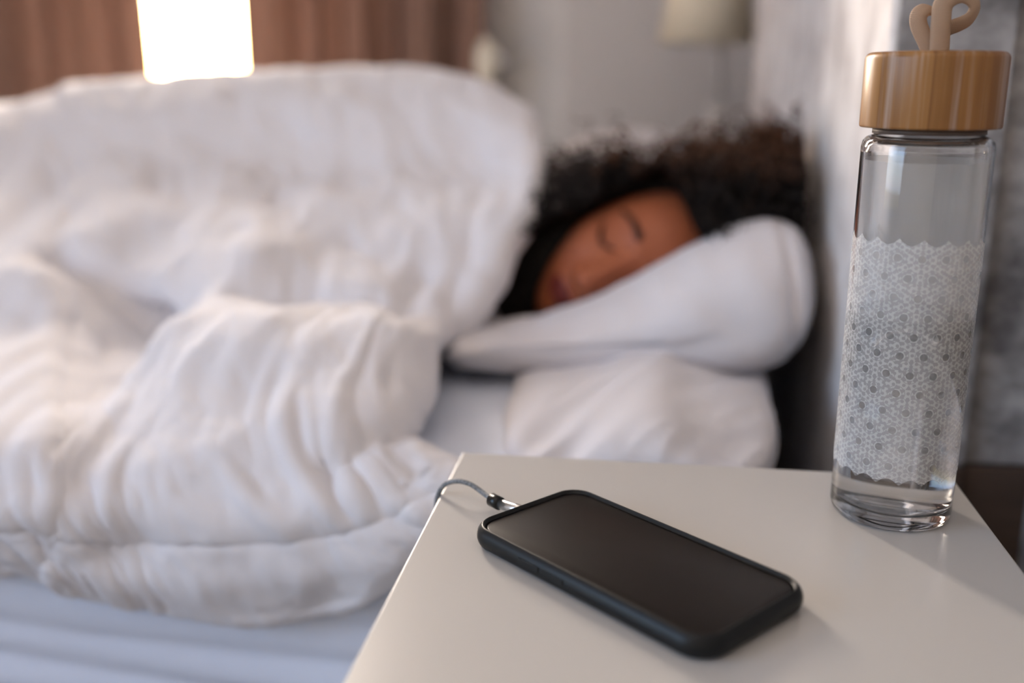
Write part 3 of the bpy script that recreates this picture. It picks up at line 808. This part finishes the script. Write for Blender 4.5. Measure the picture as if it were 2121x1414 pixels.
for k in range(9):              # rounded outer side
    a=-PI/2+PI*k/8*.86; off=.0042*(math.cos(a)-1)
    z=Hc/2+ (Hc/2)*math.sin(a) if a<0 else Hc/2+(Hc/2)*math.sin(a)
    rings.append((rrect(ox+off,oy+off,.0145+off), z))
rings.append((rrect(ox-.0030,oy-.0030,.0118), Hc))
rings.append((rrect(ox-.0036,oy-.0036,.0112), Hc-.0004))
rings.append((rrect(ox-.0040,oy-.0040,.0108), Hc-.0022))
stack('case', rings, black_rub, ph)
stack('bezel', [(rrect(sxh-.00005,syh-.00005,.0107),Hc-.0022),(rrect(sxh-.0001,syh-.0001,.0106),Hc-.0018)], bezel_m, ph, False)
stack('screen', [(rrect(sxh-.0012,syh-.0012,.0098),Hc-.0018),(rrect(sxh-.0016,syh-.0016,.0096),Hc-.00165)], screen_m, ph, False)
# side buttons under the silicone
for bx, ln in ((-.028,.007),(-.012,.007)):
    box('button', (bx-ln,-oy-.0004,Hc*.42),(bx+ln,-oy+.0005,Hc*.66), black_rub, ph, .0002)

# charging cable
fl=at(1054,1049,.5); 
mid=Vector((PX,PY,0))+Matrix.Rotation(PA,3,'Z')@Vector((-ox,.0,0))
def tz(u,v,z):     # point at height z seen at pixel
    d = fwd*FPX + rgt*(u-1060.5) - upv*(v-707); return Vector((0,0,CAMZ))+d*((z-CAMZ)/d.z)
cb = thing('charging_cable', 'grey braided charging cable with steel plug leading from phone over table edge', 'cable', tuple(tz(1030,1040,TOPZ)))
p0=tz(1078,1056,TOPZ+.0055); p1=tz(1036,1043,TOPZ+.0058); p2=tz(1018,1034,TOPZ+.006)
tube('plug', [p0+(p0-p1)*.3,p0,p1], .0030, chrome, cb, ry=.0028, seg=20)
tube('collar', [p1+(p1-p0)*.0,p1+(p2-p1)*.5,p2], .0036, bezel_m, cb, seg=20)
cpts=[p2,tz(1000,1020,TOPZ+.0066),tz(975,1003,TOPZ+.0095),tz(948,996,TOPZ+.010),tz(922,1003,TOPZ+.006),tz(908,1024,TOPZ-.001),tz(904,1052,TOPZ-.018)]
q=cpts[-1]; cpts += [Vector((TX0-.009,q.y-.004,TOPZ-.06)),Vector((TX0-.008,q.y-.004,.35)),Vector((TX0-.010,q.y-.01,.05)),Vector((TX0-.02,q.y-.03,.004)),Vector((TX0-.03,q.y-.20,.004))]
tube('cord', catmull(cpts,12), .0014, grey_cord, cb, seg=12)
reloc(cb)

# ------------------------------------------------------------------ glass bottle
BX, BY, BR = .1339, .5230, .0308
CT, CB = .2370, .2015           # lid top and bottom above the table
bo = thing('water_bottle', 'tall clear glass bottle with bamboo lid and white lacy print, half full', 'bottle', (BX,BY,TOPZ))
SH = CB-.0035
outp=[(0,0.0016),(.016,.0014),(.024,.0006),(.027,.0001),(BR-.0022,.0006),(BR-.0008,.0022),(BR,.0050),(BR,.05),(BR,.1),(BR,.15),(BR,SH-.0060),(BR-.0006,SH-.0030),(BR-.0022,SH-.0010),(BR-.0050,SH+.0002),(.0235,SH+.001),(.0225,SH+.003),(.0225,CB+.012)]
ti=.0019
inp=[(.0205,CB+.012),(.0205,SH+.001),(.0215,SH-.0012),(BR-.0055,SH-.0022),(BR-.0035,SH-.0032),(BR-.0023,SH-.0055),(BR-ti,SH-.009),(BR-ti,.15),(BR-ti,.1),(BR-ti,.05),(BR-ti,.0135),(BR-.0032,.0100),(BR-.0065,.0078),(.017,.0068),(0,.0064)]
def densify(pr):
    out=[pr[0]]
    for a,b in zip(pr,pr[1:]):
        n=max(1,int(math.hypot(b[0]-a[0],b[1]-a[1])/.004)); n=min(n,6)
        for k in range(1,n+1): out.append((a[0]+(b[0]-a[0])*k/n,a[1]+(b[1]-a[1])*k/n))
    return out
gl_=lathe('glass_body', outp+inp, glass, bo, 128)
WL = .1085
ov=.00008
wp=[(0,.0064-ov),(.017,.0068-ov),(BR-.0065+ov,.0078-ov),(BR-.0032+ov,.0100-ov),(BR-ti+ov,.0135),(BR-ti+ov,.05),(BR-ti+ov,WL+.0008),(BR-ti-.0012,WL),(0,WL)]
wo=lathe('water', wp, water_m, bo, 128)
# fine condensation on the inside above the water
cond = bpy.data.materials.new('condensation'); cond.use_nodes=True
N, L, P = nodes(cond); P.inputs['Base Color'].default_value=(.8,.79,.78,1); P.inputs['Roughness'].default_value=.6
tb_ = N.new('ShaderNodeBsdfTransparent'); mz_ = N.new('ShaderNodeMixShader'); mz_.inputs[0].default_value=.34
L.new(tb_.outputs[0], mz_.inputs[1]); L.new(P.outputs[0], mz_.inputs[2]); L.new(mz_.outputs[0], N['Material Output'].inputs[0])
rc=BR-ti-.0002
lathe('condensation', [(rc, WL+.0012), (rc,.13),(rc,.16),(rc, SH-.012)], cond, bo, 128)
# bamboo lid with rounded rims
LR=BR*1.06
lp=[(0,CB),(.0200,CB)]+[(LR-.0012+.0012*math.sin(a),CB+.0012-.0012*math.cos(a)) for a in [PI/2*k/4 for k in range(5)]]
lp+=[(LR-.0035+.0035*math.cos(a),CT-.0035+.0035*math.sin(a)) for a in [PI/2*k/8 for k in range(9)]]+[(.006,CT),(0,CT)]
lathe('bamboo_lid', lp, bam, bo, 128)
seal_m = mat('brown_seal', (.09,.06,.045), .5)
lathe('seal', [(.0228,CB-.0028),(.0262,CB-.0028),(.0262,CB-.0002),(.0228,CB-.0002)], seal_m, bo, 64, closed=True)
# printed lace band
V=[];F=[]; seg=200; z0p=.0262; hz=.1245; a0=math.radians(97); span=math.radians(352)
prr=BR+.00012
rowsn=24
for j in range(rowsn+1):
    for i in range(seg+1):
        a=a0+span*i/seg; V.append((prr*math.cos(a),prr*math.sin(a),z0p+hz*j/rowsn))
for j in range(rowsn):
    for i in range(seg): F.append((j*(seg+1)+i,j*(seg+1)+i+1,(j+1)*(seg+1)+i+1,(j+1)*(seg+1)+i))
po=obj('lace_print', V, F, prn, bo)
lay=po.data.uv_layers.new(name='UVMap')
for pl in po.data.polygons:
    for li in pl.loop_indices:
        vi=po.data.loops[li].vertex_index; j,i=divmod(vi,seg+1); lay.data[li].uv=(span*i/seg*prr*1000, hz*j/rowsn*1000)
po['label']='white lacy printed pattern on the glass'
# cord loop on the lid
loc0=Vector((BX,BY,TOPZ))
def bp(u,v,dy=0): return at(u,v,BY+dy)-loc0
cz=CT-.004
loop=[bp(1932,112,.0),bp(1921,88,.001),bp(1903,58,.002),bp(1901,35,.004),bp(1916,20,.006),bp(1934,30,.004)]
tube('strap', catmull([bp(1932,118,.002),bp(1919,88,.002),bp(1904,55,.003),bp(1903,32,.004),bp(1918,20,.007),bp(1938,30,.011),bp(1950,60,.012),bp(1948,112,.010)],10), .0040, strap_m, bo, ry=.0016, seg=14, updir=Vector((0,1,0)), uv=True)
tube('strap', catmull([bp(1945,118,-.002),bp(1947,80,-.002),bp(1949,45,-.002),bp(1953,12,-.001),bp(1968,-6,.0),bp(1990,-12,.003),bp(2010,-4,.005),bp(2019,15,.006),bp(2008,38,.006),bp(1988,50,.005),bp(1968,58,.004),bp(1957,70,.004),bp(1952,118,.005)],10), .0046, strap_m, bo, ry=.0018, seg=14, updir=Vector((0,1,0)), uv=True)
